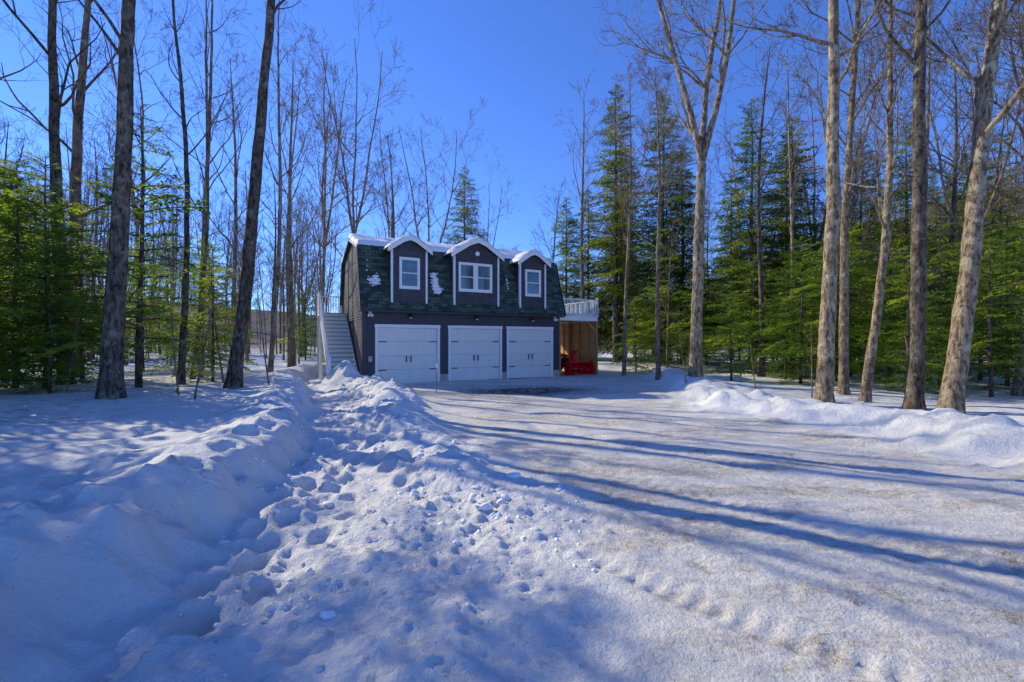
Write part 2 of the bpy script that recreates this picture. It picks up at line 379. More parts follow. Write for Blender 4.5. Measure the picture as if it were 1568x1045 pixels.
for d0,d1 in doors:
    D=empty('garage_door',(d0,0,0),0,G);w=d1-d0;h=DH
    ns=4;sh=h/ns
    boxes('sections',[(.0,w,.02,.06,i*sh+.005,(i+1)*sh-.005) for i in range(ns)],M['door'],D,.004)
    box('door_back',(.0,w,.062,.10,0,h),M['doorgroove'],D)
    pw=w/4;st=[]
    for i in range(ns):
        for j in range(4):st.append((j*pw+.07,(j+1)*pw-.07,.010,.019,i*sh+.10,(i+1)*sh-.10))
    boxes('raised_panels',st,M['door'],D,.005)
    hw=w/2;hd=[]
    for zz in(.57,h-.62):
        hd+=[(.03,.36,-.006,.008,zz,zz+.04),(w-.36,w-.03,-.006,.008,zz,zz+.04)]
    boxes('strap_hinges',hd,M['black'],D,.002)
    boxes('pull_handles',[(hw-.12,hw-.08,-.05,-.03,.92,1.18),(hw+.08,hw+.12,-.05,-.03,.92,1.18),(hw-.11,hw-.09,-.03,.018,.95,.98),(hw-.11,hw-.09,-.03,.018,1.12,1.15),(hw+.09,hw+.11,-.03,.018,.95,.98),(hw+.09,hw+.11,-.03,.018,1.12,1.15)],M['black'],D)
    boxes('door_casing',[(-.12,0,-.05,.10,0,h),(w,w+.12,-.05,.10,0,h),(-.14,w+.14,-.055,.10,h,h+.14)],M['white'],D,.006)
    box('door_seal',(.01,w-.01,.01,.06,-.03,.003),M['black'],D)
def slab(name,p0,p1,x0,x1,th,mat,parent_):
    (y0,z0),(y1,z1)=p0,p1;L=math.hypot(y1-y0,z1-z0);ny_,nz_=-(z1-z0)/L*th,(y1-y0)/L*th
    return prism(name,[(y0,z0),(y1,z1),(y1+ny_,z1+nz_),(y0+ny_,z0+nz_)],x0,x1,mat,parent_)
OH=.14
slab('roof_front_steep',(-.28,EV-.02),(.60,BR),-OH,W+OH,.09,M['shingle'],G)
slab('roof_front_upper',(.55,BR+.02),(MD,RG),-OH,W+OH,.09,M['shingle'],G)
slab('roof_rear_upper',(MD,RG),(DP-.55,BR+.02),-OH,W+OH,.09,M['shingle'],G)
slab('roof_rear_steep',(DP-.60,BR),(DP+.28,EV-.02),-OH,W+OH,.09,M['shingle'],G)
box('front_soffit',(-OH,W+OH,-.30,-.025,EV-.10,EV-.03),M['siding'],G)
for xx,nm in((-OH-.03,'left'),(W+OH,'right')):
    for i,(p0,p1) in enumerate([((-.30,EV-.08),(.58,BR-.04)),((.50,BR-.06),(MD,RG-.05)),((MD,RG-.05),(DP-.5,BR-.06)),((DP-.58,BR-.04),(DP+.3,EV-.08))]):
        slab(nm+'_rake_board_%d'%i,p0,p1,xx,xx+.028,.15,M['white'] if i in(1,2) else M['siding'],G)
def snow_sheet(name,x0,x1,pts,th,p,seed,mat=None,nx_=90):
    P=np.array(pts,float);ns=26
    d=np.r_[0,np.cumsum(np.hypot(*np.diff(P,axis=0).T))]
    s=np.linspace(0,d[-1],ns);yy=np.interp(s,d,P[:,0]);zz=np.interp(s,d,P[:,1])
    xx=np.linspace(x0,x1,nx_);Xg,S=np.meshgrid(xx,s);Yg=np.repeat(yy[:,None],nx_,1);Zg=np.repeat(zz[:,None],nx_,1)
    edge=np.minimum(np.minimum(Xg-x0,x1-Xg)/.10,np.minimum(S,d[-1]-S)/.10);e=np.sqrt(np.clip(1-(1-np.clip(edge,0,1))**2,0,1))
    T=th*(1+.45*fbm(Xg*1.3,S*1.5,3,seed))*e
    over=.05*fbm(Xg*2.5,S*0,3,seed+4)
    Yt=Yg+over*(S<.15)
    top=np.stack([Xg,Yt,Zg+T],2).reshape(-1,3);bot=np.stack([Xg,Yt,Zg-.005+0*T],2).reshape(-1,3)
    n=len(top);I,J=np.meshgrid(np.arange(nx_-1),np.arange(ns-1));a=(J*nx_+I).ravel()
    Qt=np.stack([a,a+1,a+nx_+1,a+nx_],1);me=np_mesh(name,np.r_[top,bot],np.r_[Qt,Qt[:,::-1]+n],[mat or M['rooftrim']])
    return parent(link(bpy.data.objects.new(name,me)),p)
snow_sheet('roof_snow',-OH-.03,W+OH+.03,[(.50,BR+.09),(MD,RG+.09),(DP-.5,BR+.09)],.20,G,71,nx_=160)
BV=[];BF=[]
def flake(cx,cz,rx,rz,rr_):
    n=9;sl_=.88/(BR-EV+.02)
    def pt(x,z,o):
        y=-.28+(z-(EV-.02))*sl_;return (x,y-.093-o,z+.03)
    k0=len(BV);BV.append(pt(cx,cz,.014));rj=[rr_.uniform(.5,1.3) for _ in range(n)]
    for i in range(n):
        t=2*math.pi*i/n;BV.append(pt(cx+math.cos(t)*rx*rj[i],cz+math.sin(t)*rz*rj[i],-.004))
    for i in range(n):BF.append((k0,k0+1+i,k0+1+(i+1)%n))
rr_=random.Random(8)
for cx,cz,sx,sz,n_ in [(.50,4.28,.18,.13,90),(.60,4.42,.08,.12,20),(3.14,4.40,.12,.32,170),(3.20,4.02,.18,.09,90),(6.82,4.6,.03,.25,10),(.2,4.9,.03,.2,4)]:
    for i in range(n_):
        z_=cz+rr_.uniform(-1.2,1.2)*sz;z_=round(z_/.14)*.14+rr_.uniform(0,.11)
        flake(cx+max(-1.4,min(1.4,rr_.gauss(0,.6)))*sx,z_,rr_.uniform(.02,.07),rr_.uniform(.015,.045),rr_)
pymesh('clinging_roof_snow',BV,BF,M['rooftrim'],G,False)
def window(x0,x1,z0,z1,y,p):
    Wn=empty('window',(0,0,0),0,p);f=.075
    boxes('frame',[(x0-f,x0,y-.05,y+.02,z0-f,z1+f),(x1,x1+f,y-.05,y+.02,z0-f,z1+f),(x0,x1,y-.05,y+.02,z1,z1+f),(x0-f,x1+f,y-.07,y+.02,z0-f-.03,z0-f),(x0,x1,y-.05,y+.02,z0-f,z0)],M['white'],Wn)
    zm=(z0+z1)/2;s=.035
    boxes('sashes',[(x0,x0+s,y-.03,y+.015,z0,z1),(x1-s,x1,y-.03,y+.015,z0,z1),(x0+s,x1-s,y-.032,y+.015,zm-.02,zm+.02),(x0+s,x1-s,y-.03,y+.015,z0,z0+s),(x0+s,x1-s,y-.03,y+.015,z1-s,z1)],M['white'],Wn)
    box('glass',(x0+s,x1-s,y-.012,y+.0,z0+s,z1-s),M['glass'],Wn)
for di,(x0,x1,ev,pk) in enumerate([(1.14,2.66,5.78,6.22),(3.94,6.16,5.80,6.42),(7.33,8.78,5.70,6.14)]):
    D=empty('dormer',(0,0,0),0,G);c=(x0+x1)/2;yf=-.24;zb=3.46
    prism('dormer_walls',[(x0,zb),(x1,zb),(x1,ev),(c,pk),(x0,ev)],yf,1.6,M['shake'],D,axis='y')
    boxes('dormer_corner_trim',[(x0-.035,x0+.05,yf-.03,yf-.002,zb,ev-.02),(x1-.05,x1+.035,yf-.03,yf-.002,zb,ev-.02),(x0-.035,x0-.002,yf-.002,yf+.10,zb,ev-.02),(x1+.002,x1+.035,yf-.002,yf+.10,zb,ev-.02)],M['white'],D)
    o=.20;sl=(pk-ev)/(c-x0);eo=ev-o*sl
    for sgn in(-1,1):
        xe=c+sgn*(c-x0+o)
        knee=c+sgn*(c-x0)*.35
        zk=pk-(pk-ev)*.35*.7
        pr=[(c,pk+.02),(knee,zk+.03),(xe,eo+.02),(xe,eo+.10),(knee,zk+.11),(c,pk+.10)]
        prism('dormer_roof_plane',pr if sgn>0 else pr[::-1],yf-.2,2.3,M['shingle'],D,axis='y')
        pr=[(c,pk-.09),(knee,zk-.08),(xe,eo-.10),(xe,eo+.11),(knee,zk+.12),(c,pk+.11)]
        prism('dormer_rake',pr if sgn>0 else pr[::-1],yf-.235,yf-.202,M['white'],D,axis='y')
        nS=12;nY=26
        ts=np.linspace(0,1,nS);yy=np.linspace(yf-.25,2.3,nY);T,YY=np.meshgrid(ts,yy)
        xx=c+sgn*T*(c-x0+o+.04);zz=np.interp(T,[0,.3,1],[pk+.10,zk+.11,eo+.09])
        ed=np.minimum((1-T)/.12,(YY-(yf-.25))/.10);e=np.sqrt(np.clip(1-(1-np.clip(ed,0,1))**2,0,1))
        th=.12*(1+.5*fbm(xx*2,YY*2,3,90+di))*e
        top=np.stack([xx,YY+.0*xx,zz+th],2).reshape(-1,3);bot=np.stack([xx,YY,zz],2).reshape(-1,3);n=len(top)
        I,J=np.meshgrid(np.arange(nS-1),np.arange(nY-1));a=(J*nS+I).ravel();Qt=np.stack([a,a+1,a+nS+1,a+nS],1)
        if sgn<0:Qt=Qt[:,::-1]
        me=np_mesh('dormer_snow',np.r_[top,bot],np.r_[Qt,Qt[:,::-1]+n],[M['rooftrim']]);parent(link(bpy.data.objects.new('dormer_snow',me)),D)
    if di==1:
        window(4.22,4.90,4.18,5.34,yf-.004,D);window(5.06,5.74,4.18,5.34,yf-.004,D)
        cyl('dormer_lamp',(c,yf-.10,5.85),(c,yf,5.85),.10,M['white'],D)
    else:window(c-.37,c+.37,4.16 if di==0 else 4.12,5.34 if di==0 else 5.26,yf-.004,D)
for x in(1.95,5.05,8.05):
    L=empty('barn_lamp',(x,0,0),0,G)
    cyl('shade',(0,-.30,2.84),(0,-.30,2.96),.13,M['black'],L,20,.05);cyl('arm',(0,-.30,2.96),(0,-.16,3.06),.014,M['black'],L,8);cyl('arm_b',(0,-.16,3.06),(0,-.02,2.96),.014,M['black'],L,8)
    cyl('base',(0,-.045,2.95),(0,0.01,2.95),.06,M['black'],L);cyl('bulb',(0,-.30,2.80),(0,-.30,2.85),.06,M['white'],L)
for x in(.28,W-.28):
    L=empty('flood_light',(x,0,0),0,G);box('body',(-.06,.06,-.12,-.02,2.92,3.06),M['white'],L,.01)
    cyl('head_1',(-.06,-.2,2.88),(-.05,-.11,2.98),.06,M['white'],L,12,.04);cyl('head_2',(.07,-.2,2.88),(.05,-.11,2.98),.06,M['white'],L,12,.04)
box('meter_box',(.2,.38,-.10,-.03,.95,1.2),M['grey'],G,.01)
# ---------------- staircase
S=empty('outside_staircase',(0,0,0),0,G);n=17;rise=3.2/n;run=.225;ys0=.35
boxes('treads',[(-1.22,-.12,ys0+i*run-.03,ys0+(i+1)*run,(i+1)*rise-.04,(i+1)*rise) for i in range(n)],M['tread'],S,.004)
boxes('risers',[(-1.20,-.14,ys0+i*run,ys0+i*run+.02,i*rise,(i+1)*rise-.041) for i in range(n)],M['white'],S)
ye=ys0+n*run
for x in(-1.27,-.12):prism('stringer',[(ys0-.1,-.3),(ys0-.1,.16),(ye,3.2),(ye,2.85)],x,x+.045,M['white'],S)
boxes('landing',[(-1.27,-.04,ye+.002,DP+.2,3.10,3.2),(-1.27,-1.15,DP-.05,DP+.07,0,3.1),(-1.27,-1.15,ye+.05,ye+.17,0,3.1)],M['white'],S)
def rail(name,p0,p1,z0,z1,p,h=.95,sp=.115):
    L=math.hypot(p1[0]-p0[0],p1[1]-p0[1]);nb=int(L/sp);R_=[]
    dx,dy=(p1[0]-p0[0])/L,(p1[1]-p0[1])/L
    for i in range(1,nb):
        t=i/nb;x=p0[0]+(p1[0]-p0[0])*t;y=p0[1]+(p1[1]-p0[1])*t;w=.018
        R_.append((x-w,x+w,y-w,y+w,z0+(z1-z0)*t+.10,z0+(z1-z0)*t+h-.045))
    boxes(name+'_balusters',R_,M['white'],p)
    boxes(name+'_posts',[(p0[0]-.05,p0[0]+.05,p0[1]-.05,p0[1]+.05,z0-.1,z0+h+.1),(p1[0]-.05,p1[0]+.05,p1[1]-.05,p1[1]+.05,z1-.1,z1+h+.1)],M['white'],p,.006)
    for zz,th in((.06,.04),(h-.045,.05)):
        nx_,ny_=-dy*.035,dx*.035
        V=[]
        for (x,y,z) in((p0[0],p0[1],z0),(p1[0],p1[1],z1)):
            V+=[(x+nx_,y+ny_,z+zz),(x-nx_,y-ny_,z+zz),(x-nx_,y-ny_,z+zz+th),(x+nx_,y+ny_,z+zz+th)]
        pymesh(name+'_rail',V,[(0,1,5,4),(1,2,6,5),(2,3,7,6),(3,0,4,7),(0,3,2,1),(4,5,6,7)],M['white'],p)
rail('stair',(-1.25,ys0),(-1.25,ye),.15,3.2,S);rail('landing_side',(-1.25,ye),(-1.25,DP+.15),3.2,3.2,S);rail('landing_end',(-1.25,DP+.15),(-.1,DP+.15),3.2,3.2,S)
# ---------------- carport with deck
C=empty('carport_deck',(0,0,0),0,G);cx0=W+.05;cx1=W+2.55;cy1=5.2
boxes('deck_frame',[(cx0,cx1,.02,.12,2.90,3.16),(cx1-.1,cx1,.12,cy1,2.9,3.16),(cx0,cx1-.1,cy1-.1,cy1,2.9,3.16)],M['white'],C,.006)
box('deck_boards',(cx0,cx1+.06,-.04,cy1+.05,3.165,3.20),M['white'],C)
boxes('joists',[(cx0,cx1-.1,.5+i*.42,.55+i*.42,2.94,3.16) for i in range(11)],M['beam'],C)
box('side_wall_boards',(cx1-.075,cx1-.05,.13,cy1-.1,.0,2.89),M['wood'],C)
box('side_wall_outer',(cx1-.045,cx1-.01,.13,cy1-.1,.0,2.89),M['siding'],C)
boxes('posts',[(cx1-.12,cx1,.0,.12,-.2,2.89),(cx1-.2,cx1-.08,2.4,2.52,-.1,2.89),(cx1-.12,cx1,cy1-.1,cy1+.02,-.2,2.9),(cx0,cx0+.1,.02,.12,-.2,2.9)],M['beam'],C,.006)
boxes('studs',[(cx1-.12,cx1-.076,.7+i*.8,.74+i*.8,0,2.88) for i in range(6)],M['beam'],C)
pymesh('knee_brace',[(cx1-.75,.03,2.89),(cx1-.62,.03,2.89),(cx1-.12,.03,2.38),(cx1-.12,.03,2.24),(cx1-.75,.09,2.89),(cx1-.62,.09,2.89),(cx1-.12,.09,2.38),(cx1-.12,.09,2.24)],[(0,3,2,1),(4,5,6,7),(0,1,5,4),(1,2,6,5),(2,3,7,6),(3,0,4,7)],M['beam'],C)
rail('deck_front',(cx0+.1,.04),(cx1-.02,.04),3.2,3.2,C,.85,.14);rail('deck_side',(cx1-.02,.04),(cx1-.02,cy1),3.2,3.2,C,.85,.14);rail('deck_rear',(cx1-.02,cy1),(cx0,cy1),3.2,3.2,C,.85,.14)
snow_sheet('deck_snow',cx0+.05,cx1-.1,[(.12,3.2),(cy1-.1,3.2)],.08,C,77,nx_=40)
# ---------------- tractor with snow blower
gm=Matrix.Translation((-6.2,18.9,0))@Matrix.Rotation(R(28),4,'Z')
T=empty('red_tractor_with_snowblower',tuple(gm@Vector((10.85,.75,.05))),R(28))
T.scale=(1.12,1.12,1.12)
def wheel(x,y,r,w):
    cyl('tyre',(x-w/2,y,r),(x+w/2,y,r),r,M['rubber'],T,28);cyl('rim',(x-w/2-.01,y,r),(x+w/2+.01,y,r),r*.55,M['red'],T,20)
    cyl('hub',(x-w/2-.03,y,r),(x+w/2+.03,y,r),r*.15,M['grey'],T,12)
    for i in range(20):
        t=2*math.pi*i/20;cyl('lug',(x-w/2+.01,y+math.cos(t)*r,r+math.sin(t)*r),(x+w/2-.01,y+math.cos(t+.12)*r,r+math.sin(t+.12)*r),.014,M['rubber'],T,5)
wheel(-.48,1.65,.42,.26);wheel(.48,1.65,.42,.26);wheel(-.45,.55,.27,.17);wheel(.45,.55,.27,.17)
prism('hood',[(.25,.45),(.25,.82),(.4,.93),(1.2,1.0),(1.2,.5)],-.27,.27,M['red'],T,bevel=.03)
box('grille',(-.2,.2,.235,.252,.5,.78),M['black'],T)
box('chassis',(-.16,.16,.3,1.9,.3,.5),M['black'],T,.02)
prism('fenders',[(1.2,.55),(1.3,.9),(2.0,.95),(2.1,.7),(2.0,.5)],-.33,.33,M['red'],T,bevel=.03)
box('seat_base',(-.22,.22,1.5,1.9,.93,1.03),M['black'],T,.03);prism('seat_back',[(1.82,1.0),(1.95,1.4),(2.03,1.4),(1.93,1.0)],-.22,.22,M['black'],T,bevel=.03)
cyl('steering_column',(0,1.15,.95),(0,1.35,1.2),.02,M['black'],T,8);cyl('steering_wheel',(0,1.34,1.19),(0,1.36,1.215),.18,M['black'],T,20)
boxes('roll_bar',[(-.45,-.40,2.0,2.05,.7,1.65),(.40,.45,2.0,2.05,.7,1.65),(-.45,.45,2.0,2.05,1.65,1.70)],M['black'],T,.01)
for x in(-.17,.17):cyl('headlight',(x,.30,.76),(x,.24,.76),.05,M['white'],T,12)
bx0,bx1=-.35,.95
prism('blower_back',[(-.25,.0),(-.25,.50),(-.42,.62),(-.62,.62),(-.66,.56),(-.40,.50),(-.32,.42),(-.32,.0)],bx0,bx1,M['red'],T,bevel=.008)
for x in(bx0-.02,bx1):prism('blower_side',[(-.25,.0),(-.25,.55),(-.45,.66),(-.7,.62),(-.80,.35),(-.78,.0)],x,x+.02,M['red'],T)
cyl('auger_shaft',(bx0,-.55,.28),(bx1,-.55,.28),.035,M['grey'],T)
V=[];F=[];nn=90
for i in range(nn+1):
    t=i/nn;a=t*math.pi*8*(1 if t<.5 else -1);x=bx0+.03+(bx1-bx0-.06)*t
    for r in(.05,.22):V.append((x,-.55+math.cos(a)*r,.28+math.sin(a)*r))
for i in range(nn):F.append((2*i,2*i+1,2*i+3,2*i+2))
pymesh('auger',V,F,M['red'],T,True)
cyl('chute_base',(.1,-.38,.6),(.1,-.38,.72),.12,M['red'],T,18)
prism('chute',[(-.48,.72),(-.28,.72),(-.30,1.05),(-.52,1.22),(-.56,1.12),(-.44,1.0)],.0,.2,M['red'],T,bevel=.01)
boxes('blower_frame',[(.0,.06,-.25,.3,.25,.35),(.3,.36,-.25,.3,.25,.35)],M['black'],T)
K=empty('driveway_marker_stake',(-2.65,15.9,gz(-2.65,15.9)-.1));cyl('rod',(0,0,0),(.03,0,1.15),.014,M['grey'],K,8);cyl('reflector',(.026,0,.95),(.03,0,1.15),.022,M['white'],K,10)
# ------------------------------------------------------------------ trees
class Tubes:
    def __init__(s):s.V=[];s.Q=[];s.n=0;s.MI=[]
    def add(s,pts,rads,sides,rough=0,rng=None,mi=0):
        pts=np.asarray(pts,float);m=len(pts)
        d=np.gradient(pts,axis=0);d/=np.linalg.norm(d,axis=1)[:,None]+1e-9
        up=np.array([.13,.97,.2]) if abs(d[0][1])<.8 else np.array([1,0,.1])
        u=np.cross(d,up);u/=np.linalg.norm(u,axis=1)[:,None]+1e-9;w=np.cross(d,u)
        t=np.arange(sides)*2*np.pi/sides
        rr=np.asarray(rads,float)[:,None]*np.ones((m,sides))
        if rough:rr=rr*(1+rough*rng.uniform(-1,1,(m,sides)))
        ring=pts[:,None,:]+rr[:,:,None]*(u[:,None,:]*np.cos(t)[None,:,None]+w[:,None,:]*np.sin(t)[None,:,None])
        s.V.append(ring.reshape(-1,3));i,j=np.meshgrid(np.arange(m-1),np.arange(sides),indexing='ij')
        a=s.n+i*sides+j;b_=s.n+i*sides+(j+1)%sides
        q_=np.stack([a,b_,b_+sides,a+sides],2).reshape(-1,4);s.Q.append(q_);s.MI.append(np.full(len(q_),mi));s.n+=m*sides
    def mesh(s,name,mats):return np_mesh(name,np.concatenate(s.V),np.concatenate(s.Q),mats,np.concatenate(s.MI))
def grow(T_,rng,p,d,L,r,lev,maxlev,rmin,dens=1.0,up=.10):
    n=[0,7,5,4,3][min(lev,4)] if lev>0 else 8
    pts=[p];step=L/n;rads=[r];dd=d.copy()
    for i in range(n):
        dd=dd+rng.normal(0,.15,3);dd[2]+=up*(.5 if lev>2 else 1);dd/=np.linalg.norm(dd)
        p=p+dd*step;pts.append(p);rads.append(max(rmin*.6,r*(1-.80*(i+1)/n)))
    T_.add(pts,rads,[8,6,4,3,3][min(lev,4)])
    if lev>=maxlev:return
    nc=int(rng.integers(4,8)*dens) if lev==1 else int(rng.integers(3,6)*dens)
    for c in range(max(nc,1)):
        t=rng.uniform(.22,1.0)*n;i=min(int(t),n-1);f=t-i
        q_=pts[i]*(1-f)+pts[i+1]*f;base=pts[i+1]-pts[i];base/=np.linalg.norm(base)
        side=np.cross(base,rng.normal(0,1,3));side/=np.linalg.norm(side)+1e-9
        nd=base*rng.uniform(.6,1.1)+side*rng.uniform(.5,.9);nd/=np.linalg.norm(nd)
        rl=(rads[i]*(1-f)+rads[i+1]*f)
        grow(T_,rng,q_,nd,L*rng.uniform(.38,.62)*(1.1-.4*t/n),max(rmin,rl*.6),lev+1,maxlev,rmin,dens,up)
def bare_mesh(name,seed,H,r0,cs,lean=(0,0),mat='barkf',nl=16,maxlev=4,rmin=.006,sides=9,fork=None,spread=.30,bend=.04,dens=1.0):
    rng=np.random.default_rng(seed);T_=Tubes()
    top=fork if fork else H
    n=int(max(12,top/.40));z=np.linspace(0,top,n+1);w1,w2=rng.uniform(0,6,2)
    px=lean[0]*z/H+bend*(np.sin(z*.35+w1)-math.sin(w1))*2+.02*np.cumsum(rng.normal(0,.5,n+1))
    py=lean[1]*z/H+bend*(np.sin(z*.31+w2)-math.sin(w2))*2
    px-=px[0]
    pts=np.stack([px,py,z],1);t=z/H
    rads=r0*(1-t)**.75*.95+.012+r0*.45*np.exp(-z/.28)
    if sides>8:rads=rads*(1+rng.normal(0,.02,n+1))
    T_.add(pts,rads,sides,.05 if sides>8 else 0,rng)
    if fork:
        for kf,(ax,el) in enumerate([(-.3,.24),(2.9,.20),(1.2,.12)]):
            d=np.array([math.cos(ax)*el,math.sin(ax)*el,1.0]);d/=np.linalg.norm(d)
            pp=[pts[-1]];rr=[rads[-1]*.74];m=12;dd=d.copy();L=(H-fork)
            for i in range(m):
                dd=dd+rng.normal(0,.04,3);dd[2]+=.05;dd/=np.linalg.norm(dd);pp.append(pp[-1]+dd*L/m);rr.append(rads[-1]*.74*(1-.85*(i+1)/m)+.01)
            T_.add(pp,rr,8)
            for b_ in range(10):
                i=int(rng.integers(1,m));az=rng.uniform(0,6.28);e=rng.uniform(.7,1.2)
                nd=np.array([math.cos(az),math.sin(az),e]);nd/=np.linalg.norm(nd)
                grow(T_,rng,pp[i],nd,L*rng.uniform(.2,.38),rr[i]*.5,1,maxlev,rmin,dens)
    az=rng.uniform(0,6.28)
    for b_ in range(nl):
        t=cs+(1-cs)*((b_+rng.uniform(0,1))/nl)**.9;
        if fork and t*H>fork-.3:continue
        i=min(int(t*n*(H/top)),n);az+=2.4+rng.normal(0,.4)
        e=rng.uniform(.40,1.3)+.5*t
        nd=np.array([math.cos(az),math.sin(az),e]);nd/=np.linalg.norm(nd)
        L=H*spread*(1.12-.75*(t-cs)/(1-cs))*rng.uniform(.6,1.15)
        grow(T_,rng,pts[i],nd,L,max(rads[i]*rng.uniform(.3,.5),rmin*1.5),1,maxlev,rmin,dens)
    return T_.mesh(name,[M[mat]])
def spray(rng,ntw,nlf,ll,lw):
    out=[]
    for s in np.linspace(.10,1,ntw):
        for sd in(-1,1):
            ang=R(rng.uniform(42,68));tl=(.46*(1-.72*s)+.06)*rng.uniform(.6,1.15)
            d=np.array([math.cos(ang),sd*math.sin(ang),rng.uniform(-.30,.10)])
            b0=np.array([s,0,-.22*s*s])
            for j in range(nlf):
                f=(j+rng.uniform(.2,.9))/nlf;p=b0+d*tl*f;p[2]-=.25*(tl*f)**2+rng.uniform(-.02,.02)
                a2=rng.uniform(-.8,.8);dd=np.array([d[0]*math.cos(a2)-d[1]*math.sin(a2),d[0]*math.sin(a2)+d[1]*math.cos(a2),rng.uniform(-.45,.2)])
                nn=np.array([-dd[1],dd[0],rng.uniform(-.6,.6)]);l=ll*rng.uniform(.6,1.3);w=lw*rng.uniform(.7,1.3)
                out.append([p,p+dd*l*.5+nn*w,p+dd*l,p+dd*l*.5-nn*w])
    return np.array(out)
def hemlock_mesh(name,seed,H,rmax,h0,nb,leaf='leaf',fine=1.0,gap=.12,bark='barkd',r0=None,lsz=1.0):
    rng=np.random.default_rng(seed);T_=Tubes()
    z=np.linspace(0,H,16);pts=np.stack([.03*np.sin(z),.03*np.cos(z*.8),z],1)
    r0=r0 or H*.011+.03
    T_.add(pts,r0*(1-z/H)**.9+.008,8)
    temps=[spray(rng,int(15*fine),int(8*fine),.06*lsz,.014*lsz) for _ in range(3)]
    temps2=[spray(rng,int(9*fine),int(5*fine),.12*lsz,.030*lsz) for _ in range(3)]
    LV=[];LT=[];az=0
    for b_ in range(nb):
        t=((b_+rng.uniform(0,1))/nb);h=h0+(H-h0)*(t**.92)
        if rng.uniform()<gap:continue
        tt=(h-h0)/(H-h0);L=(rmax*(1-tt)**.75*rng.uniform(.45,1.2)+.22)*(.75+.25*min(1,tt*6))
        az+=2.4+rng.normal(0,.5);pitch=R(rng.uniform(-14,16)+22*tt)
        te=(temps if L>1.1 else temps2)[int(rng.integers(3))].reshape(-1,3).copy()
        te[:,1]*=rng.uniform(.8,1.15);te*=L
        roll=rng.uniform(-.45,.45);cr,sr=math.cos(roll),math.sin(roll);y_=te[:,1]*cr-te[:,2]*sr;z_=te[:,1]*sr+te[:,2]*cr
        cp,sp_=math.cos(pitch),math.sin(pitch);x2=te[:,0]*cp-z_*sp_;z2=te[:,0]*sp_+z_*cp
        ca,sa=math.cos(az),math.sin(az)
        o=np.array([0,0,h])
        P_=np.stack([x2*ca-y_*sa,x2*sa+y_*ca,z2],1)+o;LV.append(P_);LT.append(np.full(len(P_),rng.uniform(0,1))+np.repeat(rng.uniform(-.2,.2,len(P_)//4),4))
        s=np.array([0,.35,.7,1.0]);lx=s*L;lz=-.22*s*s*L
        bx=lx*cp-lz*sp_;bz=lx*sp_+lz*cp
        T_.add(np.stack([bx*ca,bx*sa,bz],1)+o,np.array([.022,.014,.009,.004])*(.5+L*.35),4)
    BV=np.concatenate(T_.V);BQ=np.concatenate(T_.Q);LVc=np.concatenate(LV);n=len(BV)
    LQ=np.arange(len(LVc)).reshape(-1,4)+n
    return np_mesh(name,np.r_[BV,LVc],np.r_[BQ,LQ],[M[bark],M[leaf]],np.r_[np.zeros(len(BQ)),np.ones(len(LQ))],np.r_[np.ones(len(BQ)),np.zeros(len(LQ))],np.r_[np.zeros(n),np.concatenate(LT)])
def put(name,me,x,y,s=1,rz=None,p=None,dz=-.12,z=None):
    o=link(bpy.data.objects.new(name,me));zz=gz(x,y) if z is None else z
    o.location=(x,y,zz+dz);o.rotation_euler=(0,0,random.uniform(0,6.28) if rz is None else rz)
    o.scale=(s,s,s) if not isinstance(s,tuple) else s
    if p:o.parent=p
    return o
random.seed(4)
key=[(-9.6,10.9,17,.22,.45,.4,'barkd',None,.22),
     (-8.35,13.6,20,.20,.50,2.0,'barkd',None,.20),
     (-14.2,14.5,19,.19,.38,-.7,'barkd',None,.26),
     (-17.3,18,20,.24,.33,.9,'barkf',None,.28),
     (-17.9,16,17,.15,.33,-2.2,'barkf',None,.28),
     (-13.2,19,18,.11,.35,.8,'barkf',None,.24),
     (-11.6,16.5,15,.075,.4,.8,'barkf',None,.23),
     (6.85,17,20,.22,.36,.3,'barkl',8.0,.25),
     (8.3,12.1,19,.195,.45,.25,'barkl',None,.24),
     (10.2,14,17,.13,.36,.6,'barkl',None,.27),
     (9.75,12.6,14,.115,.28,.8,'barkl',None,.30),
     (9.8,11.1,18,.17,.45,.45,'barkd',None,.25),
     (9.98,10.4,17,.205,.38,2.4,'barkl',None,.28),
     (15.6,14,15,.14,.30,1.2,'barkl',None,.3),
     (6.6,20.5,14,.10,.4,-.4,'barkf',None,.25),
     (5.9,24,16,.10,.4,.3,'barkf',None,.25),
     (14.5,12.6,15,.13,.32,.5,'barkf',None,.3),
     (-9.9,18.6,16,.09,.45,.5,'barkf',None,.20),
     (-10.9,15.0,15,.10,.5,-.4,'barkd',None,.18)]
for i,(x,y,H,r,cs,lx,mt,fk,sp_) in enumerate(key):
    me=bare_mesh('bare_tree_mesh',100+i,H,r,cs,(lx,0),mt,nl=20 if x>0 else 12,maxlev=4,rmin=.007 if x>0 else .005,sides=16,fork=fk,spread=sp_,bend=.035 if H>16 else .07,dens=1.1 if x>0 else .8)
    put('bare_tree',me,x,y,1,0)
bv=[bare_mesh('maple_mesh',300+i,16,[.13,.10,.14,.085,.11][i],[.38,.3,.42,.4,.33][i],(random.uniform(-.8,.8),random.uniform(-.5,.5)),['barkf','barkf','barkd','barkl','barkf'][i],nl=15,maxlev=4,rmin=.008,sides=8,spread=[.28,.32,.24,.24,.30][i],bend=.08,fork=[None,6.5,None,None,5.5][i],dens=.95) for i in range(5)]
fv=[bare_mesh('far_maple_mesh',350+i,15,.11,.3,(random.uniform(-.8,.8),0),'barkf',nl=14,maxlev=3,rmin=.02,sides=5,spread=.30,bend=.08) for i in range(3)]
pv=[bare_mesh('pole_tree_mesh',370+i,10,.045,.25,(random.uniform(-.9,.9),random.uniform(-.6,.6)),'barkf',nl=14,maxlev=3,rmin=.007,sides=6,spread=.24,bend=.07,dens=1.0) for i in range(4)]
